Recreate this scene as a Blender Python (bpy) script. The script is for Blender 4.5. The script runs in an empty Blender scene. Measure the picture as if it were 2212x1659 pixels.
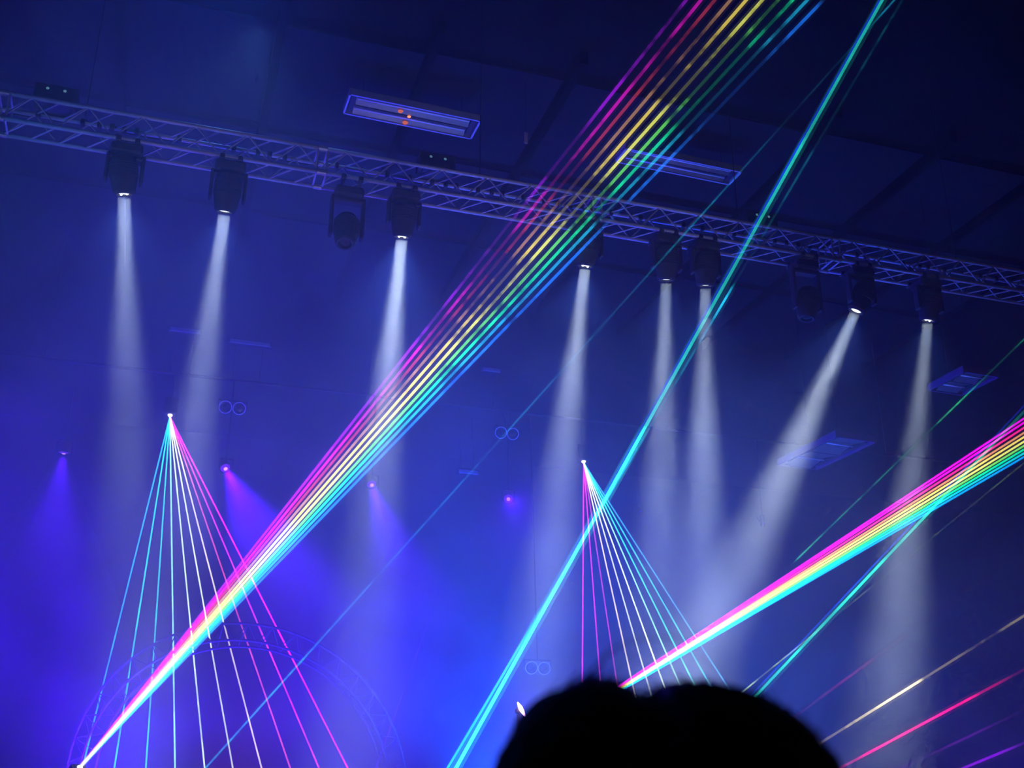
import bpy, bmesh, math, random
from mathutils import Vector, Matrix, noise as mnoise

# ------------------------------------------------------------------ scene, camera, world
sc = bpy.context.scene
COL = sc.collection
sc.view_settings.view_transform = 'Standard'
sc.view_settings.look = 'None'
sc.view_settings.gamma = 1.0
sc.view_settings.use_curve_mapping = False
sc.view_settings.exposure = 0.0
sc.cycles.use_denoising = True
sc.cycles.max_bounces = 2
sc.cycles.diffuse_bounces = 1
sc.cycles.glossy_bounces = 1
sc.cycles.transmission_bounces = 1
sc.cycles.volume_bounces = 0
sc.cycles.transparent_max_bounces = 96
sc.cycles.sample_clamp_indirect = 1.0
sc.cycles.caustics_reflective = False
sc.cycles.caustics_refractive = False
sc.cycles.volume_max_steps = 256
sc.cycles.volume_step_rate = 2.2
sc.cycles.use_adaptive_sampling = True
sc.cycles.adaptive_threshold = .065
sc.cycles.adaptive_min_samples = 12

FPX = 2400.0
PITCH = math.radians(22); YAW = math.radians(17.9)
CAM = Vector((0, 0, 1.6))
R_ = Vector((math.cos(YAW), -math.sin(YAW), 0))
FH = Vector((math.sin(YAW), math.cos(YAW), 0))
F_ = FH*math.cos(PITCH) + Vector((0, 0, math.sin(PITCH)))
U_ = -FH*math.sin(PITCH) + Vector((0, 0, math.cos(PITCH)))
cd = bpy.data.cameras.new('camera'); cam = bpy.data.objects.new('camera', cd); COL.objects.link(cam)
m = Matrix.Identity(4)
for i in range(3):
    m[i][0] = R_[i]; m[i][1] = U_[i]; m[i][2] = -F_[i]; m[i][3] = CAM[i]
cam.matrix_world = m
cd.sensor_width = 36; cd.lens = FPX/2212*36; cd.clip_start = .02; cd.clip_end = 200
cd.dof.use_dof = True; cd.dof.focus_distance = 13.0; cd.dof.aperture_fstop = 3.6
sc.camera = cam
w = bpy.data.worlds.new('world'); sc.world = w; w.use_nodes = True
w.node_tree.nodes['Background'].inputs[0].default_value = (0, 0, .02, 1)
w.node_tree.nodes['Background'].inputs[1].default_value = .0

def ray(x, y): return R_*((x-1106)/FPX) + U_*((829.5-y)/FPX) + F_
def PZ(x, y, Z): return CAM + ray(x, y)*Z                    # at camera depth Z
def PH(x, y, h):                                              # on the horizontal plane z = h
    r = ray(x, y); return CAM + r*((h-CAM.z)/r.z)
def PY(x, y, Y):                                              # on the vertical plane y = Y
    r = ray(x, y); return CAM + r*((Y-CAM.y)/r.y)

# ------------------------------------------------------------------ light sources
def aim(o, d):
    o.rotation_mode = 'QUATERNION'
    o.rotation_quaternion = Vector(d).normalized().to_track_quat('-Z', 'Y')
def spot(name, loc, d, col, power, angle, radius=.05, blend=.6, parent=None):
    l = bpy.data.lights.new(name, 'SPOT'); l.color = col; l.energy = power
    l.spot_size = math.radians(angle); l.spot_blend = blend; l.shadow_soft_size = radius
    o = bpy.data.objects.new(name, l); COL.objects.link(o)
    if parent:
        o.parent = parent; o.location = Vector(loc) - parent.location
    else: o.location = loc
    aim(o, d); return o
def area(name, loc, d, col, power, sx, sy, spread=180):
    l = bpy.data.lights.new(name, 'AREA'); l.shape = 'RECTANGLE'; l.size = sx; l.size_y = sy
    l.color = col; l.energy = power; l.spread = math.radians(spread)
    o = bpy.data.objects.new(name, l); COL.objects.link(o); o.location = loc; aim(o, d); return o

ABE = .00062
def disk(name, loc, d, col, power, size, spread, parent):
    l = bpy.data.lights.new(name, 'AREA'); l.shape = 'DISK'; l.size = size; l.color = col; l.energy = power
    l.spread = math.radians(spread)
    o = bpy.data.objects.new(name, l); COL.objects.link(o); o.parent = parent; o.location = Vector(loc)-parent.location
    aim(o, d); return o

# blue washes: floor lamps upstage, a blue wall washer off to the left, house wash; one added smoke fill
WASH = [
    # name, location, direction, colour, power, cone
    ('azure_floor_wash', PZ(1050, 1740, 14.5), (.0, .1, 1), (0.0, 0.063, 1.0), 4600, 150),
    ('blue_floor_wash_left', PZ(230, 1815, 15.0), (0, 0, 1), (0.045, 0.0, 1.0), 4300, 160),
    ('blue_side_wash', PZ(-350, 1250, 14.0), (1, 0, .2), (0.037, 0.0037, 1.0), 2700, 160),
    ('upper_side_wash', PZ(-420, 420, 9.5), (1, 0, -.2), (0.03, 0.25, 1.0), 130, 160),
    ('top_wash', PZ(480, -170, 8.8), (0, 0.2, -1), (0.01, 0.10, 1.0), 115, 150),
    ('blue_floor_wash_right', PZ(2400, 1800, 15.0), (-1, 0, .5), (0.0476, 0.0, 1.0), 420, 160),
    ('blue_floor_wash_middle', PZ(1600, 1815, 15.0), (0, 0, 1), (0.0312, 0.125, 1.0), 1900, 160),
    ('pale_smoke_fill', PZ(560, 60, 12.3), (-.02, .12, -1), (.12, .32, 1), 110, 110),  # unseen lamp added to brighten the smoke on the left
    ('far_floor_wash', PZ(750, 1810, 19.5), (0, -.3, 1), (0.0294, 0.0221, 1.0), 1360, 160),
    ('front_left_floor_wash', PZ(500, 1800, 10.0), (0, .5, 1), (0.9, 0.0, 1.0), 100, 110),
]
for n, l, d, c, p, a in WASH: spot(n, l, d, c, p, a, .25, 1.0)
area('truss_uplight', Vector((2, 7.5, 3.0)), (0, .45, 1), (.42, .38, 1), 27, 8, 1.0, 40)

# ------------------------------------------------------------------ materials
def mat(name, col, rough=.5, metal=0., noise=0., scale=8., bump=0., spec=.5):
    m = bpy.data.materials.new(name); m.use_nodes = True
    nt = m.node_tree; b = nt.nodes['Principled BSDF']
    b.inputs['Base Color'].default_value = (*col, 1); b.inputs['Roughness'].default_value = rough
    b.inputs['Metallic'].default_value = metal; b.inputs['Specular IOR Level'].default_value = spec
    if noise or bump:
        tc = nt.nodes.new('ShaderNodeTexCoord'); n = nt.nodes.new('ShaderNodeTexNoise')
        n.inputs['Scale'].default_value = scale; n.inputs['Detail'].default_value = 4
        nt.links.new(tc.outputs['Object'], n.inputs['Vector'])
        if noise:
            r = nt.nodes.new('ShaderNodeValToRGB')
            r.color_ramp.elements[0].position = .3; r.color_ramp.elements[1].position = .7
            r.color_ramp.elements[0].color = (*[c*(1-noise) for c in col], 1)
            r.color_ramp.elements[1].color = (*[min(1, c*(1+noise)) for c in col], 1)
            nt.links.new(n.outputs['Fac'], r.inputs['Fac']); nt.links.new(r.outputs['Color'], b.inputs['Base Color'])
        if bump:
            bp = nt.nodes.new('ShaderNodeBump'); bp.inputs['Strength'].default_value = bump
            nt.links.new(n.outputs['Fac'], bp.inputs['Height']); nt.links.new(bp.outputs['Normal'], b.inputs['Normal'])
    return m
def emis(name, col, s, sampled=False):
    m = bpy.data.materials.new(name); m.use_nodes = True; nt = m.node_tree
    nt.nodes.remove(nt.nodes['Principled BSDF'])
    e = nt.nodes.new('ShaderNodeEmission'); e.inputs[0].default_value = (*col, 1); e.inputs[1].default_value = s
    nt.links.new(e.outputs[0], nt.nodes['Material Output'].inputs['Surface'])
    m.cycles.emission_sampling = 'AUTO' if sampled else 'NONE'
    return m
M = dict(
    alu=mat('brushed_aluminium', (.38, .36, .46), .6, .35, .12, 20),
    black=mat('black_powder_coat', (.022, .022, .028), .6, 0, .3, 30, .05),
    casing=mat('dark_grey_casing', (.042, .042, .055), .7, 0, .2, 30, .05, .2),
    rubber=mat('black_rubber', (.012, .012, .013), .7),
    chrome=mat('bare_steel', (.34, .34, .38), .5, .6),
    ceil=mat('ceiling_sheet', (.010, .011, .015), .9, 0, .2, 1.5, .1, .1),
    joist=mat('ceiling_joist', (.002, .002, .003), .7, 0, .2, 3, 0, .01),
    wall=mat('dark_wall', (.004, .004, .006), .9, 0, .3, 1.2, .1, .05),
    floor=mat('dark_floor', (.008, .008, .01), .7, 0, .3, 3, .1),
    stage=mat('stage_deck', (.008, .008, .01), .6, 0, .3, 6, .1),
    fixture=mat('white_enamel', (.42, .42, .46), .4, .1, .06, 12),
    reflect=mat('ribbed_reflector', (.6, .6, .62), .3, .6, .1, 20),
    tube=mat('unlit_tube', (.75, .75, .78), .3),
    hair=mat('dark_hair', (.010, .008, .009), .65, 0, .3, 60, .3),
    skin=mat('skin', (.32, .19, .14), .5, 0, .08, 40, .05),
    shirt=mat('dark_shirt', (.012, .012, .016), .85, 0, .25, 90, .1),
    trousers=mat('dark_trousers', (.012, .013, .02), .85, 0, .25, 90, .1),
    shoe=mat('dark_shoes', (.015, .015, .015), .5),
    eye=mat('eye', (.7, .7, .7), .2), lip=mat('lips', (.35, .12, .11), .5),
    lens=mat('dark_lens', (.02, .02, .03), .05, 0, spec=.8),
    tag=mat('pinkish_card', (.75, .48, .50), .6, 0, .1, 10),
    purple=mat('violet_lit_enamel', (.12, .04, .20), .5, 0, .1, 8),  # violet light put into the base colour of the far fixtures
)

# ------------------------------------------------------------------ mesh helpers
def obj(name, bm, mt, parent=None, loc=None, smooth=False):
    me = bpy.data.meshes.new(name); bm.to_mesh(me); bm.free()
    for x in (mt if isinstance(mt, (list, tuple)) else [mt]): me.materials.append(x)
    if smooth:
        for p in me.polygons: p.use_smooth = True
    o = bpy.data.objects.new(name, me); COL.objects.link(o)
    if parent: o.parent = parent
    if loc is not None: o.location = loc
    return o
def thing(name, label, cat, loc=(0, 0, 0), group=None):
    o = bpy.data.objects.new(name, None); COL.objects.link(o); o.location = loc; o.empty_display_size = .1
    o['label'] = label; o['category'] = cat
    if group: o['group'] = group
    return o
def tag(o, label, cat, group=None, kind=None):
    o['label'] = label; o['category'] = cat
    if group: o['group'] = group
    if kind: o['kind'] = kind
    return o
def struct(name, bm, mt):
    o = obj(name, bm, mt); o['kind'] = 'structure'; return o
def box(bm, c, s, rot=None, bevel=0, mi=0):
    mt = Matrix.Translation(c) @ ((rot.to_4x4() if rot else Matrix.Identity(4))) @ Matrix.Diagonal((*s, 1))
    r = bmesh.ops.create_cube(bm, size=1, matrix=mt)
    if bevel:
        es = {e for v in r['verts'] for e in v.link_edges}
        bmesh.ops.bevel(bm, geom=list(es), offset=bevel, segments=1, affect='EDGES')
    for f in {f for v in r['verts'] if v.is_valid for f in v.link_faces}: f.material_index = mi
    return bm
def tube(bm, a, b, r, r2=None, seg=10, caps=True):
    a = Vector(a); b = Vector(b); d = b-a
    q = d.to_track_quat('Z', 'Y').to_matrix().to_4x4()
    bmesh.ops.create_cone(bm, cap_ends=caps, segments=seg, radius1=r, radius2=r if r2 is None else r2,
                          depth=d.length, matrix=Matrix.Translation((a+b)/2) @ q)
    return bm
def lathe(bm, prof, mtx, seg=24):
    rings = []
    for r, z in prof:
        rings.append([bm.verts.new(mtx @ Vector((r*math.cos(2*math.pi*k/seg), r*math.sin(2*math.pi*k/seg), z))) for k in range(seg)])
    for A, B in zip(rings, rings[1:]):
        for k in range(seg): bm.faces.new((A[k], A[(k+1) % seg], B[(k+1) % seg], B[k]))
    bm.faces.new(rings[0][::-1]); bm.faces.new(rings[-1])
    return bm
def ring(bm, prof, mtx, seg=24):
    R = [[bm.verts.new(mtx @ Vector((r*math.cos(2*math.pi*k/seg), r*math.sin(2*math.pi*k/seg), z))) for k in range(seg)] for r, z in prof]
    for A, C in zip(R, R[1:]+R[:1]):
        for k in range(seg): bm.faces.new((A[k], A[(k+1) % seg], C[(k+1) % seg], C[k]))
    return bm
def polytube(bm, pts, r, seg=6):
    rings = []
    for i, p in enumerate(pts):
        d = (pts[min(i+1, len(pts)-1)] - pts[max(i-1, 0)]).normalized()
        q = d.to_track_quat('Z', 'Y')
        rr = r[i] if isinstance(r, (list, tuple)) else r
        rings.append([bm.verts.new(p + q @ Vector((rr*math.cos(2*math.pi*k/seg), rr*math.sin(2*math.pi*k/seg), 0))) for k in range(seg)])
    for A, B in zip(rings, rings[1:]):
        for k in range(seg): bm.faces.new((A[k], A[(k+1) % seg], B[(k+1) % seg], B[k]))
    bm.faces.new(rings[0][::-1]); bm.faces.new(rings[-1])
    return bm
def dirmat(loc, d): return Matrix.Translation(loc) @ Vector(d).to_track_quat('Z', 'Y').to_matrix().to_4x4()
B = bmesh.new

# ------------------------------------------------------------------ hall
X0, X1, Y0, Y1, ZC = -14, 26, -6, 27, 10.75
struct('floor', box(B(), ((X0+X1)/2, (Y0+Y1)/2, -.1), (X1-X0+.8, Y1-Y0+.8, .2)), M['floor'])
struct('ceiling', box(B(), ((X0+X1)/2, (Y0+Y1)/2, ZC+.15), (X1-X0+.8, Y1-Y0+.8, .2)), M['wall'])
struct('wall_back', box(B(), ((X0+X1)/2, Y1+.2, ZC/2), (X1-X0+.8, .4, ZC)), M['wall'])
struct('wall_front', box(B(), ((X0+X1)/2, Y0-.2, ZC/2), (X1-X0+.8, .4, ZC)), M['wall'])
struct('wall_left', box(B(), (X0-.2, (Y0+Y1)/2, ZC/2), (.4, Y1-Y0, ZC)), M['wall'])
struct('wall_right', box(B(), (X1+.2, (Y0+Y1)/2, ZC/2), (.4, Y1-Y0, ZC)), M['wall'])
stg = struct('stage_floor', box(B(), (5, 17.5, .6), (26, 15, 1.2)), M['stage'])
# suspended ceiling sheets with dark joists between them
ceil_e = bpy.data.objects['ceiling']
sheet = box(B(), (0, 0, 0), (1.72, 2.1, .03)); sheet_o = obj('ceiling_panel', sheet, M['ceil'], ceil_e)
k = 0
for iy in range(3):
    for ix in range(9):
        o = sheet_o if k == 0 else sheet_o.copy()
        if k: COL.objects.link(o); o.parent = ceil_e
        o.location = (-2.1+ix*1.85, 11.15+iy*2.3+1.05, ZC-.05-.02*((ix*7+iy*3) % 3)); k += 1
jo = obj('joist', box(B(), (0, 0, 0), (.10, 7.6, .18)), M['joist'], ceil_e)
for ix in range(10):
    o = jo if ix == 0 else jo.copy()
    if ix: COL.objects.link(o); o.parent = ceil_e
    o.location = (-3.02+ix*1.85, 14.4, ZC-.10)

# ------------------------------------------------------------------ haze
def haze_mat(name, base, amp, scale, lo, hi, aniso=.2, col=(1, 1, 1), step=None):
    m = bpy.data.materials.new(name); m.use_nodes = True; nt = m.node_tree
    nt.nodes.remove(nt.nodes['Principled BSDF'])
    v = nt.nodes.new('ShaderNodeVolumeScatter'); v.inputs['Color'].default_value = (*col, 1)
    v.inputs['Anisotropy'].default_value = aniso
    v.inputs['Density'].default_value = base
    if amp:
        tc = nt.nodes.new('ShaderNodeTexCoord'); n = nt.nodes.new('ShaderNodeTexNoise')
        n.inputs['Scale'].default_value = scale; n.inputs['Detail'].default_value = 5; n.inputs['Roughness'].default_value = .55; n.inputs['Distortion'].default_value = .8
        mr = nt.nodes.new('ShaderNodeMapRange'); mr.inputs['From Min'].default_value = lo; mr.inputs['From Max'].default_value = hi
        mr.inputs['To Min'].default_value = base; mr.inputs['To Max'].default_value = base+amp
        nt.links.new(tc.outputs['Object'], n.inputs['Vector']); nt.links.new(n.outputs['Fac'], mr.inputs['Value'])
        # the smoke has not reached the upper right of the hall: thinner towards +x and the roof
        g = nt.nodes.new('ShaderNodeNewGeometry'); dp = nt.nodes.new('ShaderNodeVectorMath'); dp.operation = 'DOT_PRODUCT'
        dp.inputs[1].default_value = (.6, -.3, 1); nt.links.new(g.outputs['Position'], dp.inputs[0])
        m2 = nt.nodes.new('ShaderNodeMapRange'); m2.interpolation_type = 'SMOOTHSTEP'
        m2.inputs['From Min'].default_value = 5.3; m2.inputs['From Max'].default_value = 8.6
        m2.inputs['To Min'].default_value = 1.; m2.inputs['To Max'].default_value = .15
        nt.links.new(dp.outputs['Value'], m2.inputs['Value'])
        mm = nt.nodes.new('ShaderNodeMath'); mm.operation = 'MULTIPLY'
        nt.links.new(mr.outputs['Result'], mm.inputs[0]); nt.links.new(m2.outputs['Result'], mm.inputs[1])
        nt.links.new(mm.outputs[0], v.inputs['Density'])
    nt.links.new(v.outputs[0], nt.nodes['Material Output'].inputs['Volume'])
    return m
HZ = haze_mat('hall_haze', .020, .085, .5, .40, .72)
hz = obj('haze', box(B(), (6, 13.5, 5.3), (24, 22, 10.5)), HZ)
tag(hz, 'thin blue-lit stage haze hanging through the hall', 'haze', kind='stuff')

# ------------------------------------------------------------------ laser beams
_bm_cache = {}
def beam_mat(name, col, near, far, L, k=1.0, dash=(0., 0.), keys=None):
    """emission that follows the smoke met along the beam; object Z is metres from the source"""
    m = bpy.data.materials.new(name); m.use_nodes = True; nt = m.node_tree
    nt.nodes.remove(nt.nodes['Principled BSDF'])
    tc = nt.nodes.new('ShaderNodeTexCoord'); sp = nt.nodes.new('ShaderNodeSeparateXYZ')
    nt.links.new(tc.outputs['Object'], sp.inputs[0])
    # distance fall-off
    mr = nt.nodes.new('ShaderNodeMapRange'); mr.inputs['From Min'].default_value = 0; mr.inputs['From Max'].default_value = L
    nt.links.new(sp.outputs['Z'], mr.inputs['Value'])
    cr = nt.nodes.new('ShaderNodeValToRGB')
    ks = keys or [(0, near), (.25, near*.55+far*.45), (.6, far*1.25), (1, far)]
    mx = max(v for _, v in ks)
    el = cr.color_ramp.elements
    while len(el) < len(ks): el.new(.5)
    for i, (p, v) in enumerate(ks): el[i].position = p; el[i].color = (v/mx,)*3+(1,)
    nt.links.new(mr.outputs[0], cr.inputs[0])
    # smoke clumps (world position) mixed in with distance
    g = nt.nodes.new('ShaderNodeNewGeometry'); n = nt.nodes.new('ShaderNodeTexNoise')
    n.inputs['Scale'].default_value = 1.3; n.inputs['Detail'].default_value = 5; n.inputs['Roughness'].default_value = .65
    nt.links.new(g.outputs['Position'], n.inputs['Vector'])
    n2 = nt.nodes.new('ShaderNodeMapRange'); n2.inputs['From Min'].default_value = .46; n2.inputs['From Max'].default_value = .58
    n2.inputs['To Min'].default_value = .12; n2.inputs['To Max'].default_value = 1.7; n2.clamp = True
    nt.links.new(n.outputs['Fac'], n2.inputs['Value'])
    f = nt.nodes.new('ShaderNodeMapRange'); f.inputs['From Min'].default_value = dash[0]*L; f.inputs['From Max'].default_value = max(dash[0]*L+.3, (dash[0]+.2)*L)
    f.inputs['To Min'].default_value = 0; f.inputs['To Max'].default_value = dash[1]
    nt.links.new(sp.outputs['Z'], f.inputs['Value'])
    mixn = nt.nodes.new('ShaderNodeMix'); mixn.data_type = 'FLOAT'; mixn.inputs[2].default_value = 1
    nt.links.new(f.outputs[0], mixn.inputs[0]); nt.links.new(n2.outputs[0], mixn.inputs[3])
    mul = nt.nodes.new('ShaderNodeMath'); mul.operation = 'MULTIPLY'
    nt.links.new(cr.outputs[0], mul.inputs[0]); nt.links.new(mixn.outputs[0], mul.inputs[1])
    m2 = nt.nodes.new('ShaderNodeMath'); m2.operation = 'MULTIPLY'; m2.inputs[1].default_value = mx*k*.5   # two walls are crossed
    nt.links.new(mul.outputs[0], m2.inputs[0])
    e = nt.nodes.new('ShaderNodeEmission'); e.inputs[0].default_value = (*col, 1); nt.links.new(m2.outputs[0], e.inputs[1])
    t = nt.nodes.new('ShaderNodeBsdfTransparent'); ad = nt.nodes.new('ShaderNodeAddShader')
    nt.links.new(e.outputs[0], ad.inputs[0]); nt.links.new(t.outputs[0], ad.inputs[1])
    nt.links.new(ad.outputs[0], nt.nodes['Material Output'].inputs['Surface'])
    m.cycles.emission_sampling = 'NONE'
    return m
def laser(a, b, r0, r1, col, near, far, parent=None, dash=(.5, .8), halo=.05, keys=None, name='laser_ray', hr=3.2):
    a = Vector(a); b = Vector(b); L = (b-a).length
    bm = B()
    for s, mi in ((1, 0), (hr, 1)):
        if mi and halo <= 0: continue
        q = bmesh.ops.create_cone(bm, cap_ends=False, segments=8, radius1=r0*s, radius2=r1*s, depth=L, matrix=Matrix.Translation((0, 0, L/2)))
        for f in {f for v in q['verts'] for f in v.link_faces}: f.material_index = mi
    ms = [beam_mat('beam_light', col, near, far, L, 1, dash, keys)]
    if halo > 0: ms.append(beam_mat('beam_glow', col, near, far, L, halo, dash, keys))  # dim emissive shell painting the scattered glow round the beam
    o = obj(name, bm, ms, parent, smooth=True)
    o.rotation_mode = 'QUATERNION'; o.rotation_quaternion = (b-a).to_track_quat('Z', 'Y')
    o.location = a - (parent.location if parent else Vector((0, 0, 0)))
    return o
def extend(a, b, z=None, d=None):
    """run the segment on until it meets the height z"""
    a = Vector(a); b = Vector(b)
    return a + (b-a)*((z-a.z)/(b.z-a.z)) if z is not None else a + (b-a).normalized()*d

def projector(p, d, label, group=None, white=12., size=.20, glow=.02):
    t = thing('laser_projector', label, 'laser projector', p, group)
    q = Vector(d).to_track_quat('Z', 'Y').to_matrix().to_4x4()
    bm = B(); mt = q @ Matrix.Translation((0, 0, -size*.9)) @ Matrix.Diagonal((size, size*.65, size*1.5, 1))
    r = bmesh.ops.create_cube(bm, size=1, matrix=mt)
    bmesh.ops.bevel(bm, geom=bm.edges[:], offset=.012, segments=2, affect='EDGES')
    obj('housing', bm, M['black'], t)
    bm = B()
    for k in range(7): box(bm, (q @ Vector((0, -size*.34, -size*(.4+.16*k)))), (size*.7, size*.05, size*.03), q.to_3x3())
    obj('cooling_fin', bm, M['black'], t)
    bm = B(); lathe(bm, [(glow*.1, 0), (glow, .004), (glow*.9, .012), (glow*.2, .02)], q @ Matrix.Translation((0, 0, -size*.15+.0)), 14)
    obj('aperture', bm, emis('aperture_light', (1, .97, 1), white), t)
    return t

CEILZ = ZC-.15
# main rainbow fan, lower left corner up across the frame
src = PZ(175, 1655, 14.0)
TOPX = [1482, 1514, 1544, 1578, 1612, 1647, 1681, 1712, 1744, 1779]
COLS = [(.17, .004, .38), (.34, .004, .26), (.20, .015, .03), (.20, .10, .045), (.46, .36, .05),
        (.44, .46, .07), (.07, .36, .05), (.005, .40, .17), (.006, .19, .33), (.006, .09, .46)]
main = projector(src, ray(700, 1000) - ray(175, 1655) + Vector((0, -.1, 0)), 'laser projector at stage level firing the widest rainbow fan, low by the left edge', white=14, glow=.035)
for tx, c in zip(TOPX, COLS):
    e = extend(src, PZ(tx, 0, 11.2), z=CEILZ)
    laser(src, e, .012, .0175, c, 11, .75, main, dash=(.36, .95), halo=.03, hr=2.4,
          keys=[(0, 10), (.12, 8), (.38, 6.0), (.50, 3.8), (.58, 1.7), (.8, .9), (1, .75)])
bm = B(); box(bm, (src.x-.05, src.y+.1, (src.z-.24+1.2)/2), (.5, .4, src.z-.24-1.2), bevel=.015)
fc = obj('flight_case', bm, M['black']); tag(fc, 'black flight case on stage carrying the low left laser projector', 'flight case')

# second rainbow fan, behind the head to the right edge
src2 = PZ(1170, 1592, 14.0)
fan2 = projector(src2, ray(2212, 945) - ray(1170, 1592) + Vector((0, -.1, 0)), 'laser projector hidden behind the dark head, firing the rainbow fan at the right edge', white=10)
COLS2 = [(.42, .0, .42), (.48, .0, .40), (.50, .01, .14), (.40, .14, .05), (.48, .36, .06), (.44, .44, .08), (.10, .36, .05), (.0, .42, .18), (.0, .34, .36), (.0, .18, .50)]
Y2 = [904, 913, 924, 935, 944, 954, 963, 971, 979, 987]
for ty, c in zip(Y2, COLS2):
    c = tuple(v*1.0 for v in c)
    e = extend(src2, PZ(2212, ty, 12.2), z=CEILZ)
    L = (e-src2).length; q = (PZ(2212, ty, 12.2)-src2).length/L
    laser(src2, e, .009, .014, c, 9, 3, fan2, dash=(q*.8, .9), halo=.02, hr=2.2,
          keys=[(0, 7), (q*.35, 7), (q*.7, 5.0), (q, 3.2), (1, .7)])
bm = B(); box(bm, (src2.x, src2.y+.1, (src2.z-.24+1.2)/2), (.5, .4, src2.z-.24-1.2), bevel=.015)
tag(obj('flight_case', bm, M['black']), 'black flight case on stage behind the dark head', 'flight case')

# fans hung from the back truss, pointing down
def downfan(sx, sy, Z, ends, cols, label, k=1.0):
    s = PZ(sx, sy, Z)
    t = projector(s, (0, -.25, -1), label, white=20, size=.2, glow=.034)
    for (ex, ey), c, r in zip(ends, cols, (1,)*10):
        st = c[3]
        e = extend(s, PZ(ex, ey, Z-1.2), z=1.22)
        laser(s, e, .010, .012, c[:3], 1.5*st*k, 1.0*st*k, t, dash=(.3, .30), halo=0,
              keys=[(0, 4.5*st*k), (.2, 3.0*st*k), (.5, 2.4*st*k), (1, 2.2*st*k)])
    return s
E1 = [(179, 1655), (247, 1659), (315, 1659), (378, 1659), (442, 1659), (503, 1659), (565, 1659), (627, 1659), (689, 1659), (751, 1659)]
C1 = [(.01, .45, .95, .8), (.01, .75, .85, .8), (.02, .75, .62, .7), (.30, .85, .68, .8), (.62, .85, .42, .85), (.75, .85, .50, .85),
      (.85, .72, .50, .8), (.80, .08, .30, .7), (.85, .03, .75, .8), (.90, .01, 1.0, 1.2)]
s1 = downfan(367, 900, 17.2, E1, C1, 'hung laser projector above the left stage, spreading ten thin beams downwards')
E2 = [(1258, 1450), (1295, 1450), (1327, 1438), (1358, 1440), (1389, 1440), (1435, 1483), (1468, 1478), (1495, 1469), (1522, 1459), (1552, 1453)]
C2 = [(.95, .02, .85, .7), (.90, .03, .75, .6), (.55, .04, .40, .6), (.9, .72, .45, .75), (.75, .80, .50, .7), (.80, .95, .50, .9), (.35, .85, .50, .8),
      (.03, .80, .50, .8), (.03, .72, .75, .7), (.05, .50, .85, .5)]
s2 = downfan(1261, 1000, 18.4, E2, C2, 'hung laser projector in mid picture, spreading ten thin beams down behind the dark head')

# single beams: (x0,y0,Z0) -> (x1,y1,Z1)
def single(p, q, r0, r1, col, label, keys, dash=(0., .6), halo=.06, cat='laser beam', lo=1.25):
    a = PZ(*p); b = PZ(*q); d = b-a
    a0 = a + d*((lo-a.z)/d.z) if d.z > 0 else a
    b1 = a + d*((CEILZ-a.z)/d.z)
    L = (b1-a0).length; t0 = (a-a0).length/L; t1 = (b-a0).length/L
    ks = [(0, keys[0][1])] + [(t0+(t1-t0)*u, v) for u, v in keys]
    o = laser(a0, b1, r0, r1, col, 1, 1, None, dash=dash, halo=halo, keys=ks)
    return tag(o, label, cat, kind='thing')
single((985, 1659, 13), (1906, 0, 10.5), .021, .012, (.02, .66, .54), 'thickest single laser beam, bright cyan, rising steeply left of the dark head',
       [(0, 7), (.3, 4.5), (.475, 4.2), (.5, 1.3), (.7, .9), (.85, .8), (1, .9)], dash=(.45, .35), halo=.07)
single((977, 1659, 13.02), (1900, 0, 10.52), .010, .010, (.005, .03, .80), 'thin deep blue laser line hugging the left side of the thick cyan beam',
       [(0, .6), (.5, .9), (1, .8)], dash=(.3, .4), halo=0)
single((967, 1659, 13.3), (1949, 0, 10.8), .014, .010, (.01, .42, .62), 'pale cyan laser beam crossing the thick cyan one, faint above the truss',
       [(0, 3.0), (.2, 2), (.45, .8), (.62, .5), (.66, 1.3), (.68, .12), (1, .13)], dash=(.2, .9), halo=.04)
single((444, 1659, 14), (1932, 0, 11.5), .012, .009, (.01, .30, .52), 'long thin teal laser beam, dashed low down, passing behind the right light fixture',
       [(0, 1.6), (.275, 1.7), (.285, .35), (.6, .35), (.7, .55), (.8, .6), (.86, .08), (.93, .06), (1, .6)], dash=(0, .7), halo=.03)
single((812, 1659, 14), (925, 1345, 13), .008, .007, (.10, .01, .85), 'short faint violet laser beam between the arched truss and the cyan beam',
       [(0, .9), (.6, .6), (1, .12), (1.05, 0.0)], dash=(0, .7), halo=0)
single((1631, 1505, 13.5), (2212, 889, 11.5), .016, .012, (.02, .62, .42), 'bright green-cyan laser beam climbing from the right of the dark head under the rainbow fan',
       [(0, 2.0), (.6, 2.0), (.75, 1.2), (1, .1)], dash=(0, .4), halo=.07)
single((1624, 1500, 13.52), (2205, 884, 11.52), .009, .009, (.005, .03, .85), 'thin blue laser line along the upper side of the green-cyan beam',
       [(0, 1.0), (.7, 1.0), (1, .25)], dash=(0, .3), halo=0)
single((1612, 1488, 13.8), (2212, 1000, 12.0), .010, .008, (.22, .34, .14), 'faint grey-green laser beam crossing the green-cyan beam right of the dark head',
       [(0, 1.8), (.2, .9), (.3, .25), (1, .3)], dash=(0, .8), halo=0)
single((1730, 1200, 13.5), (2212, 733, 12.0), .010, .008, (.03, .50, .20), 'thin green laser beam above the right rainbow fan, running up to the right edge',
       [(-.05, 0), (0, .8), (.15, .4), (.6, .35), (.75, .9), (.85, .25), (1, .2)], dash=(0, .8), halo=.03, lo=3.5)
lo3 = PZ(900, 2150, 9.2)
low = projector(lo3, ray(2190, 1458)-ray(900, 2150), 'laser projector at the stage front below the bottom edge of the picture', white=8)
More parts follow.
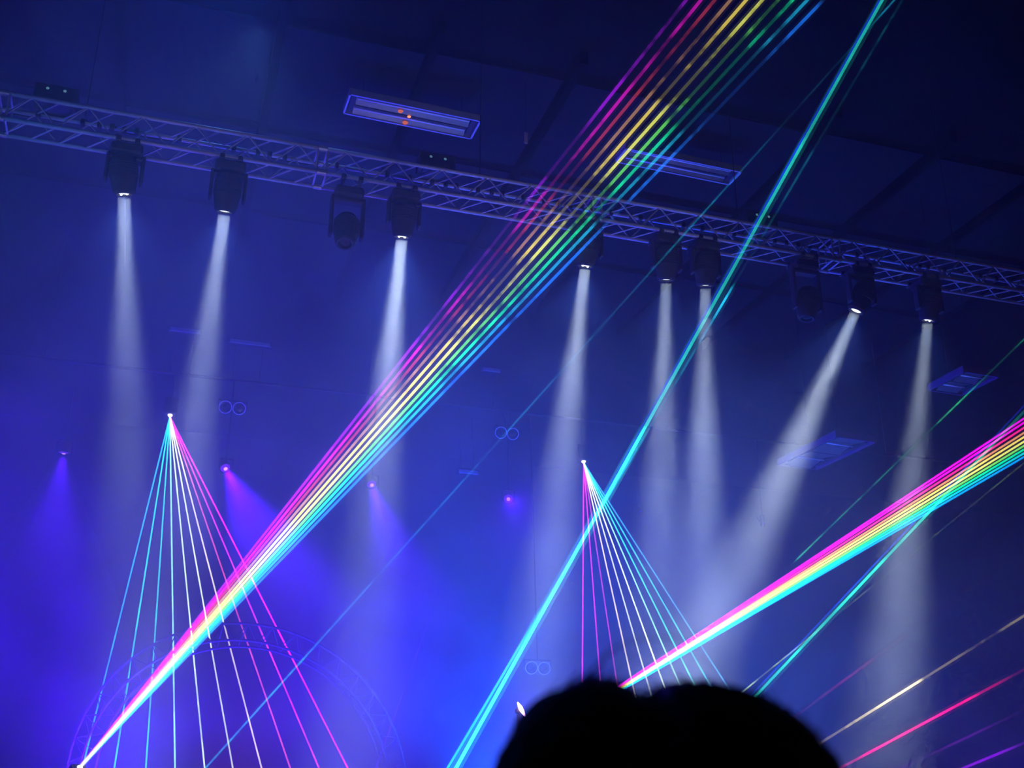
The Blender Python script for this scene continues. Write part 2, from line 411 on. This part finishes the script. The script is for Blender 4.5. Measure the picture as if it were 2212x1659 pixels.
for (x, y), c, s, dn in (((1975, 1358), (.40, .03, .16), .35, .8), ((2105, 1397), (.85, .70, .34), 1.5, .95), ((2190, 1458), (1, .005, .22), 1.3, .75),
                         ((2212, 1535), (.20, .01, .45), .22, .6), ((2212, 1605), (.30, .005, .90), .8, .3)):
    b = PZ(x, y, 8.6); e = b + (b-lo3)*.25; L = (e-lo3).length; q = (b-lo3).length/L
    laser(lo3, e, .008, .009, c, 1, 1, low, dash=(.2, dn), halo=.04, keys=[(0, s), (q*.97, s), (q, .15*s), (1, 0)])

# ------------------------------------------------------------------ truss
TY, TZ, S = 10.14, 8.1, .29
def chords(): return [(-1, 1), (1, 1), (-1, -1), (1, -1)]   # (y sign: -1 = towards the audience, z sign)
PER = 3.085/6
def make_section(x0, label):
    t = thing('truss_section', label, 'truss', (x0, TY, TZ), 'sections of the lighting truss')
    L = 3.085; h = S/2
    if 'chord' not in _bm_cache:
        _bm_cache['chord'] = tube(B(), (.02, 0, 0), (L-.02, 0, 0), .023, seg=12)
        o = obj('chord', _bm_cache['chord'], M['alu'], t, smooth=True); _bm_cache['chord'] = o.data; first = True
        bpy.data.objects.remove(o)
        for nm, up in (('brace', 1), ('brace_flat', 0)):
            o = obj('x', tube(B(), (0, 0, -h), (PER/2, 0, h), .009, seg=8), M['alu']); _bm_cache[nm] = o.data; bpy.data.objects.remove(o)
        bm = B()
        o = obj('x', tube(B(), (0, 0, -h), (0, 0, h), .011, seg=8), M['alu']); _bm_cache['post'] = o.data; bpy.data.objects.remove(o)
        o = obj('x', tube(B(), (-.045, 0, 0), (.045, 0, 0), .031, seg=12), M['chrome']); _bm_cache['coupler'] = o.data; bpy.data.objects.remove(o)
    def inst(name, me, loc, rot=(0, 0, 0)):
        o = bpy.data.objects.new(name, me); COL.objects.link(o); o.parent = t; o.location = loc; o.rotation_euler = rot; return o
    for sy, sz in chords():
        inst('chord', _bm_cache['chord'], (0, sy*h, sz*h)); inst('coupler', _bm_cache['coupler'], (0, sy*h, sz*h))
    for k in range(6):
        xa = k*PER+.0
        for face in range(4):
            ph = 0 if face in (0, 1) else PER/2
            for fl in (0, 1):
                x = xa + (PER/2 if fl else 0)
                if face < 2:    # front and rear faces
                    y = (-h, h)[face]
                    if fl == 0: inst('brace', _bm_cache['brace'], (x, y, 0), (0, 0, 0))
                    else: inst('brace', _bm_cache['brace'], (x+PER/2, y, 0), (0, 0, math.pi))
                else:           # top and bottom faces
                    z = (h, -h)[face-2]
                    if fl == 0: inst('brace', _bm_cache['brace'], (x, 0, z), (math.pi/2, 0, 0))
                    else: inst('brace', _bm_cache['brace'], (x+PER/2, 0, z), (math.pi/2, 0, math.pi))
    for x in (.05, L-.05):
        for sy in (-1, 1): inst('end_post', _bm_cache['post'], (x, sy*h, 0))
        for sz in (-1, 1): inst('end_post', _bm_cache['post'], (x, 0, sz*h), (math.pi/2, 0, 0))
    return t
LBL = ['aluminium box truss section at the left edge of the picture', 'aluminium box truss section left of the rainbow fan, under the fixture with orange reflections',
       'aluminium box truss section crossed by the rainbow laser fan', 'aluminium box truss section between the rainbow fan and the thick cyan beam',
       'aluminium box truss section running out at the right edge']
XS = [1.15-3.085*2, 1.15-3.085, 1.15, 1.15+3.085, 1.15+3.085*2, 1.15+3.085*3]
LBL = ['aluminium box truss section beyond the left edge of the picture', 'aluminium box truss section in the left part, from the edge to the first joint',
       'aluminium box truss section right of the first joint, below the fixture with orange reflections', 'aluminium box truss section crossed by the rainbow laser fan and the thick cyan beam',
       'aluminium box truss section right of the joint above the unlit moving head', 'aluminium box truss section running out at the right edge']
for x, l in zip(XS, LBL): make_section(x, l)
# hanging chains for the truss
for i, x in enumerate((-4.2, -1.2, 2.9, 6.1, 9.2, 12.4)):
    bm = B(); tube(bm, (0, 0, 0), (0, 0, CEILZ-.0-(TZ+S/2)+.08), .006, seg=6)
    o = obj('suspension_wire', bm, M['rubber'], loc=(x, TY, TZ+S/2-.01)); 
    o['label'] = ['first', 'second', 'third', 'fourth', 'fifth', 'sixth'][i]+' black wire from the left holding up the lighting truss'; o['category'] = 'wire'
# cable bundle lying on the rear upper chord, with ties
cb = thing('power_cable', 'black cable bundle taped along the upper rear chord of the truss', 'cable', (0, TY+S/2, TZ+S/2))
random.seed(4)
pts = [Vector((-3+i*.2, .030+.008*math.sin(i*1.7), -.012+.008*math.sin(i*.9))) for i in range(80)]
obj('cable', polytube(B(), pts, .009, 8), M['rubber'], cb, smooth=True)
tie = obj('cable_tie', box(B(), (0, 0, 0), (.045, .07, .07), bevel=.01), M['rubber'], cb); tie.location = (-2.6, 0, 0)
x = -2.6
while x < 12:
    x += random.choice((.12, .16, .25, .42, .55))
    o = tie.copy(); COL.objects.link(o); o.parent = cb; o.location = (x, 0, 0)

# ------------------------------------------------------------------ moving heads
EM = emis('lamp_white', (.80, .90, 1), 2.2); EMH = emis('lamp_white_hot', (1, 1, 1), 18)
def moving_head(lens_px, tgt_px, label, power, lit=True, angle=7.2, tilt=.3, hot=True, back=0.):
    ln = PY(lens_px[0], lens_px[1], TY)
    r = ray(*tgt_px)                         # beam leans upstage by `tilt` for every metre it falls
    t = (ln.y + tilt*ln.z - CAM.y - tilt*CAM.z)/(r.y + tilt*r.z)
    d = (CAM + r*t - ln).normalized()
    piv = ln - d*.20
    topz = TZ-S/2-.045
    root = thing('moving_head_light', label, 'stage light', (piv.x, TY, topz), 'moving head lights under the truss')
    rel = lambda v: Vector(v)-root.location
    P = rel(piv)
    base_h = .11
    obj('base', box(B(), (P.x, P.y, -base_h/2), (.30, .24, base_h), bevel=.02), M['casing'], root)
    for sx in (-1, 1):
        bm = B(); box(bm, (P.x+sx*.09, -.145, .03), (.05, .07, .06), bevel=.008); box(bm, (P.x+sx*.09, .145, .03), (.05, .07, .06), bevel=.008)
        box(bm, (P.x+sx*.09, 0, .0), (.03, .34, .02)); obj('clamp', bm, M['black'], root)
    yk = B(); hy = P.z
    box(yk, (P.x, P.y, -base_h-.02), (.34, .12, .05), bevel=.015)
    for sx in (-1, 1): box(yk, (P.x+sx*.165, P.y, (-base_h+hy)/2-.03), (.035, .11, abs(hy+base_h)+.11), bevel=.015)
    obj('yoke', yk, M['casing'], root)
    bm = B(); mt = dirmat(P, d)
    lathe(bm, [(.05, -.20), (.10, -.19), (.125, -.14), (.135, -.05), (.13, .03), (.118, .10), (.105, .17), (.090, .195), (.070, .195), (.064, .17)], mt, 28)
    hd = obj('head', bm, M['casing'], root, smooth=False)
    bm = B()
    for k in range(6): ring(bm, [(.132, -.12+k*.025), (.139, -.118+k*.025), (.139, -.108+k*.025), (.132, -.106+k*.025)], mt, 24)
    obj('cooling_rib', bm, M['casing'], root)
    bm = B(); lathe(bm, [(.02, .172), (.045, .180), (.060, .176), (.062, .172)], mt, 24)
    obj('lens', bm, EM if lit else M['lens'], root, smooth=True)
    if lit and hot:
        bm = B()
        for (ax, ay) in ((.03, 0), (-.03, .0)): lathe(bm, [(.004, .186), (.012, .192), (.004, .198)], mt @ Matrix.Translation((ax, ay, 0)), 8)
        obj('lens_hot_spot', bm, EMH, root)
    if lit: disk('head_lamp', ln + d*.03, d, (.70, .86, 1), power*ABE, .125, angle*2.0, root); spot('head_spill', ln + d*.02, d, (.06, .15, .8), power*.007, 95, .07, 1., root)
    return root
HP = 60000
moving_head((268, 422), (274, 760), 'leftmost lit moving head light, two bright dots in its lens', HP*.36)
moving_head((485, 460), (440, 780), 'second lit moving head from the left, beam leaning left', HP*.46, hot=False)
moving_head((868, 514), (840, 800), 'third lit moving head from the left, just left of the rainbow fan', HP*.72)
moving_head((1264, 577), (1215, 1000), 'lit moving head between the rainbow fan and the thick cyan beam', HP*.78)
moving_head((1439, 607), (1428, 1000), 'left one of two close lit moving heads beside the thick cyan beam', HP*.8, hot=False)
moving_head((1524, 619), (1518, 1050), 'right one of two close lit moving heads, its beam crossed by the cyan laser', HP*.95, hot=False)
moving_head((1848, 674), (1590, 1250), 'lit moving head throwing a strongly slanted beam down to the left', HP*1.3, hot=False)
moving_head((2004, 694), (1965, 1080), 'rightmost lit moving head, beam almost straight down', HP*1.3)
moving_head((1742, 690), (1735, 800), 'unlit black moving head hanging right of the thick cyan beam', 0, lit=False, tilt=.05)
moving_head((745, 528), (735, 640), 'unlit moving head with two glints, left of the third white beam', 0, lit=False, tilt=-.3)
# dark control boxes on top of the truss, two glints each, painted as glowing dots
def topbox(px, py, label):
    p = PY(px, py, TY-.1); p.z = TZ+S/2+.12
    t = thing('splitter_box', label, 'control box', (p.x, TY, TZ+S/2+.02))
    obj('case', box(B(), (0, 0, .11), (.40, .22, .18), bevel=.012), M['black'], t)
    obj('bracket', box(B(), (0, 0, .01), (.30, .34, .02)), M['black'], t)
    for sx in (-.08, .08): obj('glint_dot', lathe(B(), [(.006, -.112), (.016, -.114), (.006, -.122)], Matrix.Translation((sx, 0, .14)) @ Matrix.Rotation(math.pi/2, 4, 'X') @ Matrix.Diagonal((1, 1, -1, 1)), 10), emis('painted_glint', (.2, .45, .55), .5), t)
topbox(945, 372, 'black splitter box on the truss with two faint green glints')
topbox(110, 260, 'black splitter box on the truss near the left edge')
topbox(1650, 500, 'black splitter box on the truss right beside the thick cyan beam')

# ------------------------------------------------------------------ light fixtures hung under the ceiling
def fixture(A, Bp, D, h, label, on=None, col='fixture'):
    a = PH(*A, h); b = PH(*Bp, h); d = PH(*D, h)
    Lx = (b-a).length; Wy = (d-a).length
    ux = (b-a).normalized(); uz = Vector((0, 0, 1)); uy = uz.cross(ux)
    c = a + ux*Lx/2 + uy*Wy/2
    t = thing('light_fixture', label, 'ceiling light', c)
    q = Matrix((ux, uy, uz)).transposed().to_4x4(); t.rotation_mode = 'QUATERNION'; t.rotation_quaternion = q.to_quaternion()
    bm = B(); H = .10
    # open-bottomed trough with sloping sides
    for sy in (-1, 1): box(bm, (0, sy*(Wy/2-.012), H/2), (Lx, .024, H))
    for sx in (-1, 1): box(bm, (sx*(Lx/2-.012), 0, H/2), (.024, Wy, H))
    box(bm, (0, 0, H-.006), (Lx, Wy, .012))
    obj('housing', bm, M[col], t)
    bm = B(); r0 = Wy/2-.03
    for sy in (-1, 1):
        v = [bm.verts.new((sx*(Lx/2-.12), y, z)) for sx, y, z in ((-1, sy*.012, .015), (1, sy*.012, .015), (1, sy*Wy*.24, .080), (-1, sy*Wy*.24, .080))]
        bm.faces.new(v)
        v2 = [bm.verts.new((sx*(Lx/2-.12), y, z)) for sx, y, z in ((-1, sy*Wy*.24, .080), (1, sy*Wy*.24, .080), (1, sy*r0, .015), (-1, sy*r0, .015))]
        bm.faces.new(v2)
    bmesh.ops.solidify(bm, geom=bm.faces[:], thickness=.004)
    obj('reflector', bm, M['reflect'], t)
    for sy in (-1, 1): obj('lamp_tube', tube(B(), (-Lx/2+.13, sy*Wy*.24, .045), (Lx/2-.13, sy*Wy*.24, .045), .014, seg=12), M['tube'], t, smooth=True)
    for sx in (-1, 1): obj('end_cap', box(B(), (sx*(Lx/2-.075), 0, .055), (.07, Wy*.8, .05), bevel=.006), M['casing'], t)
    for sx in (-1, 1): obj('hanger', tube(B(), (sx*Lx*.38, 0, H), (sx*Lx*.38, 0, CEILZ-c.z+.08), .004, seg=6), M['rubber'], t)
    return t, c, ux, uy
f1, c1, ux, uy = fixture((755, 203), (1040, 262), (725, 242), 10.2, 'hung trough light fixture above the truss with orange reflections as glowing spots')
for i, (u, v, z, r) in enumerate(((-.175, -.067, .012, .036), (-.045, -.005, .0, .024), (-.057, .153, .012, .038))):  # orange reflections in the trough, painted as glowing blobs
    lathe_b = lathe(B(), [(r*.3, -r*.5), (r*.9, -r*.2), (r, 0), (r*.3, r*.5)], Matrix.Translation((u, v, z)), 14)
    o = obj('orange_reflection', lathe_b, emis('painted_orange_reflection', (1, .22, .10), (.75 if i != 1 else 3.)), f1)
fixture((1352, 320), (1604, 372), (1325, 350), 10.2, 'hung trough light fixture crossed by the green and blue laser beams')
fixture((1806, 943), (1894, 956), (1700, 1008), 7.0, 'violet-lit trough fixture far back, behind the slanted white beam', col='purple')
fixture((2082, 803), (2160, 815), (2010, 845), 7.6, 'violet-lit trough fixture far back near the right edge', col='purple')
tg = PH(1136, 285, 9.9)
tt = thing('hanging_tag', 'small pinkish strip hanging below the ceiling right of the fixture with orange spots', 'tag', tg)
obj('strip', box(B(), (0, 0, -.09), (.045, .01, .17), bevel=.003), M['tag'], tt)
obj('string', tube(B(), (0, 0, 0), (0, 0, CEILZ-tg.z+.08), .003, seg=6), M['rubber'], tt)

# ------------------------------------------------------------------ back rig: dark pipes, wash lamps, blinders
BY = 17.0
def pipe(y, z, label):
    t = thing('rigging_pipe', label, 'pipe', (0, y, z))
    obj('tube', tube(B(), (-8, 0, 0), (20, 0, 0), .024, seg=12), M['black'], t, smooth=True)
    for x in (-7, -2, 3, 8, 13, 18): obj('drop_rod', tube(B(), (x, 0, 0), (x, 0, CEILZ-z+.08), .006, seg=6), M['black'], t)
def hang(p, zt, parent, r=.008):
    """a drop arm from the pipe height zt down to the lamp at p (world)"""
    rel = p - parent.location
    obj('drop_arm', tube(B(), (rel.x, rel.y, rel.z), (rel.x, rel.y, zt-parent.location.z), r, seg=8), M['black'], parent)
pz_ = 8.3
pipe(BY, pz_, 'black rigging pipe far back carrying the small violet lamps')
def wash(px, py, d, label, power, ang=38, glow=5, size=.075, col=(.06, .0, 1), lens=(.16, .015, 1), dot=True):
    p = PY(px, py, BY)
    t = thing('wash_light', label, 'stage light', p, 'violet wash lights at the back')
    d = Vector(d).normalized(); mt = dirmat((0, 0, 0), d)
    obj('body', lathe(B(), [(size*.5, -.20), (size*1.0, -.17), (size*1.15, -.05), (size*1.2, .0), (size*1.05, .0), (size*1.0, -.02)], mt, 20), M['black'], t)
    obj('lens', lathe(B(), [(size*.3, -.018), (size*.98, -.012), (size*.9, -.004), (size*.3, .012)], mt, 20), emis('violet_lens', lens, glow*.22), t)
    if dot: obj('lens_core', lathe(B(), [(size*.2, .008), (size*.42, .013), (size*.2, .024)], mt, 14), emis('violet_core', (.75, .30, 1), glow*.35), t)
    bm = B()
    for sx in (-1, 1): box(bm, (sx*size*1.4, 0, .05), (.012, .05, .20))
    box(bm, (0, 0, .155), (size*2.8, .05, .012)); obj('yoke', bm, M['black'], t)
    obj('drop_arm', tube(B(), (0, 0, .15), (0, 0, pz_-p.z), .010, seg=8), M['black'], t)
    spot('wash_lamp', p+d*.04, d, col, power, ang, .05, 1.0, t)
def dirpx(p, q, Zq): return PZ(*q, Zq) - PY(*p, BY)
WP = 15000
wash(138, 978, dirpx((138, 978), (100, 1250), 16), 'violet wash light nearest the left edge', WP*.22, 50)
wash(487, 1012, dirpx((487, 1012), (575, 1190), 15.5), 'violet wash light with the brightest cone, right of the hung rainbow laser', WP, 34, glow=8)
wash(803, 1047, dirpx((803, 1047), (860, 1230), 16), 'violet wash light just right of the rainbow fan', WP*.45, 32, glow=7)
wash(1098, 1078, dirpx((1098, 1078), (1160, 1150), 15), 'violet wash light left of the steep cyan beam', WP*.12, 34, glow=4)
wash(1383, 1105, (.2, -1, -1.2), 'tiny violet lamp dot right of the thick cyan beam', WP*.02, 30, size=.022, glow=3, dot=False)
wash(1648, 1131, (.2, -1, -1.2), 'tiny violet lamp dot on the slanted white beam', WP*.02, 30, size=.022, glow=3, dot=False)
def blinder(px, py, label, b=.25):
    p = PY(px, py, BY-.3)
    t = thing('blinder_light', label, 'stage light', p)
    for sx in (-1, 1):
        c = Vector((sx*.105, 0, 0)); mt = dirmat(c, (-.2, -1, -.35))
        pan = obj('lamp_can', lathe(B(), [(.04, -.14), (.085, -.06), (.098, 0), (.088, .0), (.05, -.05)], mt, 24), M['black'], t)
        obj('rim', ring(B(), [(.089, -.004), (.101, -.004), (.101, .012), (.089, .012)], mt, 28), M['tube'], pan)
        obj('bulb', lathe(B(), [(.02, -.03), (.05, -.012), (.012, .002)], mt, 16), M['lens'], pan)
    bm = B(); box(bm, (0, .02, .12), (.42, .03, .02)); 
    for sx in (-1, 1): box(bm, (sx*.215, .02, .06), (.012, .03, .14))
    obj('bracket', bm, M['black'], t); obj('drop_arm', tube(B(), (0, .02, .12), (0, .3, pz_-p.z), .010, seg=8), M['black'], t)
blinder(502, 881, 'two-lamp blinder with pale rims right of the left hung laser')
blinder(1095, 936, 'two-lamp blinder beside the thin teal beam in mid picture')
blinder(1162, 1443, 'two-lamp blinder low down just left of the dark head')
def smallbar(px, py, w, label):
    p = PY(px, py, BY-.2); t = thing('light_bar', label, 'stage light', p)
    obj('case', box(B(), (0, 0, 0), (w, .10, .10), bevel=.01), M['black'], t)
    n = max(3, int(w/.09))
    obj('lens_strip', box(B(), (0, -.055, -.01), (w*.9, .012, .06), bevel=.003), M['alu'], t)
    for sx in (-1, 1): obj('drop_arm', tube(B(), (sx*w*.3, .02, .04), (sx*w*.3, .2, pz_-p.z), .006, seg=6), M['black'], t)
smallbar(1010, 1020, .36, 'short pale light bar behind the thin teal beam')
smallbar(1060, 800, .34, 'short light bar right of the rainbow fan at mid height')
smallbar(540, 742, .7, 'wide pale light bar under the second white beam')
smallbar(400, 715, .5, 'light bar hanging between the first two white beams')
# arms that carry the two hung lasers
for s in (s1, s2):
    pr = [o for o in bpy.data.objects if o.name.startswith('laser_projector') and (o.location-s).length < 1e-4][0]
    obj('drop_arm', tube(B(), (0, .06, .15), (0, .06, max(pz_, s.z+.3)-s.z), .010, seg=8), M['black'], pr)

# bright pink-white lamp left of the head
p = PZ(1126, 1532, 13.0)
t = thing('spot_lamp', 'small glaring pink-white lamp on the stage just left of the dark head', 'stage light', p)
obj('flare_lens', lathe(B(), [(.008, -.09), (.022, -.03), (.026, .02), (.008, .09)], dirmat((0, 0, 0), R_*-.55+Vector((0, 0, 1))), 14), emis('pink_lamp', (1, .45, 1), 14), t)
obj('body', lathe(B(), [(.02, -.12), (.035, -.1), (.04, -.03), (.03, -.02)], dirmat((0, .04, 0), (0, -1, .1)), 20), M['black'], t)
obj('stand', tube(B(), (0, .10, -.05), (0, .10, 1.2-p.z), .02, seg=10), M['black'], t)
spot('flare_light', p+Vector((0, -.1, 0)), (0, -1, .2), (.16, .02, 1), 25, 160, .05, 1)

# arched truss (upright ring) behind the stage
RZ = 16.0
c0 = PZ(510, 1715, RZ)
def ringpt(x, y): return None
k_ = RZ/FPX
ring = thing('arched_truss', 'pale violet circular truss arch low behind the left fans', 'truss', c0)
RR = [(314*k_, .12), (337*k_, -.12), (369*k_, .0)]
def rp(r, a, dy=0): 
    v = R_*(r*math.cos(a)) + U_*(r*math.sin(a)) + F_*dy
    return v
A0, A1, NS = math.radians(-35), math.radians(215), 30
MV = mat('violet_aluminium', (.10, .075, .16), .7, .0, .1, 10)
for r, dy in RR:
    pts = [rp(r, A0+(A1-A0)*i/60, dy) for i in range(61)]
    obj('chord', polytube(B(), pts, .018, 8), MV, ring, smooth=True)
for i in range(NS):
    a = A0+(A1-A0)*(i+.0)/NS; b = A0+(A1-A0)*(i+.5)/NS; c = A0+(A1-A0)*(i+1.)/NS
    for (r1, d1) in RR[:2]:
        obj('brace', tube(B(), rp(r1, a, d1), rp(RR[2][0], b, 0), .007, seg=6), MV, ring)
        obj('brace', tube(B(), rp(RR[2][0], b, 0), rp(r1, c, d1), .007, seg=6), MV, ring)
bm = B(); zb = rp(337*k_, A0).z

# ------------------------------------------------------------------ spectator in front of the camera, seen from behind
HZc = PZ(1440, 1785, .95)                 # centre of the skull
def person():
    t = thing('person', 'person seen from behind, only dark bushy curly hair in the picture', 'person', (HZc.x, HZc.y, 0))
    ang = -YAW
    Rz = Matrix.Rotation(ang, 4, 'Z')
    h = HZc.z
    def L(x, y, z): return Rz @ Vector((x, y, z))
    J = dict(pelvis=(0, 0, .93), belly=(0, 0, 1.05), chest=(0, .01, 1.25), neck0=(0, 0, h-.20), neck=(0, .0, h-.13), head=(0, .015, h-.02), crown=(0, .01, h+.05),
             shL=(-.17, 0, 1.33), elL=(-.24, .02, 1.05), wrL=(-.22, .16, .86), shR=(.17, 0, 1.33), elR=(.24, .02, 1.05), wrR=(.22, .16, .86),
             hipL=(-.09, 0, .88), knL=(-.10, .02, .48), anL=(-.11, -.02, .09), toL=(-.12, .13, .04),
             hipR=(.09, 0, .88), knR=(.10, .02, .48), anR=(.11, -.02, .09), toR=(.12, .13, .04),
             haL=(-.20, .22, .82), haR=(.20, .22, .82))
    for k in ('shL', 'shR'): J[k] = (J[k][0], 0, h-.26)
    J['chest'] = (0, .01, h-.34)
    rad = dict(pelvis=.14, belly=.12, chest=.14, neck0=.065, neck=.055, head=.088, crown=.08, shL=.07, shR=.07, elL=.045, elR=.045, wrL=.028, wrR=.028,
               hipL=.09, hipR=.09, knL=.06, knR=.06, anL=.04, anR=.04, toL=.035, toR=.035, haL=.032, haR=.032)
    E = [('pelvis', 'belly'), ('belly', 'chest'), ('chest', 'neck0'), ('neck0', 'neck'), ('neck', 'head'), ('head', 'crown'),
         ('chest', 'shL'), ('shL', 'elL'), ('elL', 'wrL'), ('wrL', 'haL'), ('chest', 'shR'), ('shR', 'elR'), ('elR', 'wrR'), ('wrR', 'haR'),
         ('pelvis', 'hipL'), ('hipL', 'knL'), ('knL', 'anL'), ('anL', 'toL'), ('pelvis', 'hipR'), ('hipR', 'knR'), ('knR', 'anR'), ('anR', 'toR')]
    names = list(J); vs = [L(*J[n]) for n in names]; ed = [(names.index(a), names.index(b)) for a, b in E]; rr = [rad[n] for n in names]
    # fingers, rooted in the palms
    for s, hn in ((-1, 'haL'), (1, 'haR')):
        base = Vector(J[hn])
        for i, ln in enumerate((.065, .072, .068, .055)):
            off = (i-1.5)*.018
            a = base+Vector((off, .02, .0)); b = a+Vector((0, ln*.55, -.012)); c = b+Vector((0, ln*.35, -.028))
            i0 = len(vs); vs += [L(*a), L(*b), L(*c)]; rr += [.010, .009, .007]; ed += [(names.index(hn), i0), (i0, i0+1), (i0+1, i0+2)]
        a = base+Vector((-s*.035, .0, 0)); b = a+Vector((-s*.018, .03, -.01))
        i0 = len(vs); vs += [L(*a), L(*b)]; rr += [.011, .009]; ed += [(names.index(hn), i0), (i0, i0+1)]
    me = bpy.data.meshes.new('body'); me.from_pydata([tuple(v) for v in vs], ed, [])
    o = bpy.data.objects.new('body', me); COL.objects.link(o); o.parent = t
    sm = o.modifiers.new('skin', 'SKIN'); o.modifiers.new('sub', 'SUBSURF').levels = 2; o.modifiers['sub'].render_levels = 2
    for i, r in enumerate(rr): me.skin_vertices[0].data[i].radius = (r, r)
    me.skin_vertices[0].data[0].use_root = True
    bpy.context.view_layer.update()
    dg = bpy.context.evaluated_depsgraph_get(); me2 = bpy.data.meshes.new_from_object(o.evaluated_get(dg))
    o.modifiers.clear(); o.data = me2; me2.materials.clear()
    for k in ('skin', 'shirt', 'trousers', 'shoe'): me2.materials.append(M[k])
    for p in me2.polygons:
        p.use_smooth = True; z = p.center.z; x = (Rz.inverted() @ p.center)
        arm = abs(x.x) > .175 and z < 1.30
        p.material_index = 3 if z < .09 else (0 if (arm and z < .90 and x.y > .1) else (2 if z < .97 and not arm else (1 if z < h-.185 else 0)))
    # face, ears (looking towards the stage, away from the camera)
    bm = B()
    for sx in (-1, 1): bmesh.ops.create_uvsphere(bm, u_segments=12, v_segments=8, radius=.012, matrix=Matrix.Translation(L(sx*.032, .100, h+.0)))
    obj('eye', bm, M['eye'], t, smooth=True)
    bm = B(); polytube(bm, [L(0, .098, h+.0), L(0, .112, h-.02), L(0, .122, h-.038), L(0, .104, h-.045)], [.008, .010, .013, .008], 8); obj('nose', bm, M['skin'], t, smooth=True)
    bm = B(); polytube(bm, [L(-.025, .094, h-.066), L(0, .103, h-.064), L(.025, .094, h-.066)], [.004, .008, .004], 8); obj('mouth', bm, M['lip'], t, smooth=True)
    for sx in (-1, 1):
        bm = B(); bmesh.ops.create_uvsphere(bm, u_segments=12, v_segments=8, radius=1, matrix=Matrix.Translation(L(sx*.092, .0, h-.01)) @ Rz @ Matrix.Diagonal((.010, .02, .032, 1)))
        obj('ear', bm, M['skin'], t, smooth=True)
    # bushy hair: lumpy cap in two swells plus loose curls
    outline = [(1050, 1800), (1060, 1720), (1076, 1648), (1106, 1589), (1164, 1524), (1204, 1492), (1253, 1470), (1289, 1466), (1321, 1476), (1356, 1494), (1395, 1520), (1415, 1518), (1435, 1505),
               (1460, 1490), (1500, 1482), (1552, 1485), (1592, 1491), (1635, 1508), (1684, 1526), (1725, 1553), (1768, 1591), (1805, 1634), (1828, 1700), (1838, 1800)]
    d0 = .95; cen = Vector((1440, 1800))
    ctr = PZ(cen.x, cen.y, d0); k = d0/FPX
    prof = []
    for x, y in outline:
        v = Vector(((x-cen.x), (cen.y-y))); prof.append((math.atan2(v.y, v.x), v.length*k))
    prof.sort()
    def rad_at(a):
        if a <= prof[0][0]: return prof[0][1]
        for (a0, r0), (a1, r1) in zip(prof, prof[1:]):
            if a0 <= a <= a1: return r0 + (r1-r0)*(a-a0)/(a1-a0)
        return prof[-1][1]
    bm = B(); NA, NB = 72, 36; grid = []
    for j in range(NB+1):
        be = -math.pi/2 + math.pi*j/NB; row = []
        for i in range(NA):
            al = 2*math.pi*i/NA; a = al if al <= math.pi else al-2*math.pi
            r = rad_at(a) if a >= 0 else (prof[-1][1]*(a/-math.pi) + prof[0][1]*(1+a/math.pi))*(1-.10*math.sin(-a))
            rc = math.cos(be)**.8
            p = R_*(r*rc*math.cos(al)) + U_*(r*rc*math.sin(al)) + F_*(.125*math.sin(be))
            n = mnoise.noise(p*28)*.006 + mnoise.noise(p*60)*.003
            p = p*(1+n/max(.05, p.length)); row.append(bm.verts.new(p + ctr - t.location))
        grid.append(row)
    for j in range(NB):
        for i in range(NA):
            try: bm.faces.new((grid[j][i], grid[j][(i+1) % NA], grid[j+1][(i+1) % NA], grid[j+1][i]))
            except ValueError: pass
    bmesh.ops.remove_doubles(bm, verts=bm.verts[:], dist=1e-5); bmesh.ops.recalc_face_normals(bm, faces=bm.faces[:])
    hair = obj('hair', bm, M['hair'], t, smooth=True)
    rnd = random.Random(3); bm = B()
    for q in range(900):
        al = rnd.uniform(-.15, math.pi+.15); be = rnd.uniform(-1.2, 1.2)
        r = rad_at(max(0, min(math.pi, al))); rc = math.cos(be)**.8
        p = R_*(r*rc*math.cos(al)) + U_*(r*rc*math.sin(al)) + F_*(.125*math.sin(be)); n = p.normalized()
        tt = n.cross(Vector((rnd.uniform(-1, 1), rnd.uniform(-1, 1), rnd.uniform(-1, 1)))).normalized(); bb = n.cross(tt)
        cr = rnd.uniform(.004, .009); pts = []
        L0 = rnd.uniform(.01, .03)
        for s in range(9):
            u = s/8; th = u*rnd.uniform(4.5, 5.5)
            pts.append(p*.97 + n*(u*.004) + tt*(cr*math.cos(th)+u*L0) + bb*(cr*math.sin(th)) + ctr - t.location)
        polytube(bm, pts, .0006, 3)
    for (x0, y0, x1, y1, hh) in ((1262, 1470, 1420, 1380, 30), (1268, 1468, 1350, 1392, 20), (1340, 1480, 1375, 1430, 40), (1420, 1380, 1500, 1400, 12), (1290, 1460, 1330, 1425, 30), (1100, 1600, 1085, 1650, 20)):
        pts = []
        for s in range(13):
            u = s/12; x = x0+(x1-x0)*u; y = y0+(y1-y0)*u - hh*math.sin(math.pi*u)
            pts.append(PZ(x, y, .93+.03*u) - t.location)
        polytube(bm, pts, .0004, 4)
    cu = obj('curls', bm, M['hair'], hair); cu['kind'] = 'stuff'
person()
print('objects', len(bpy.data.objects), 'tris', sum(len(o.data.polygons) for o in bpy.data.objects if o.type == 'MESH'))
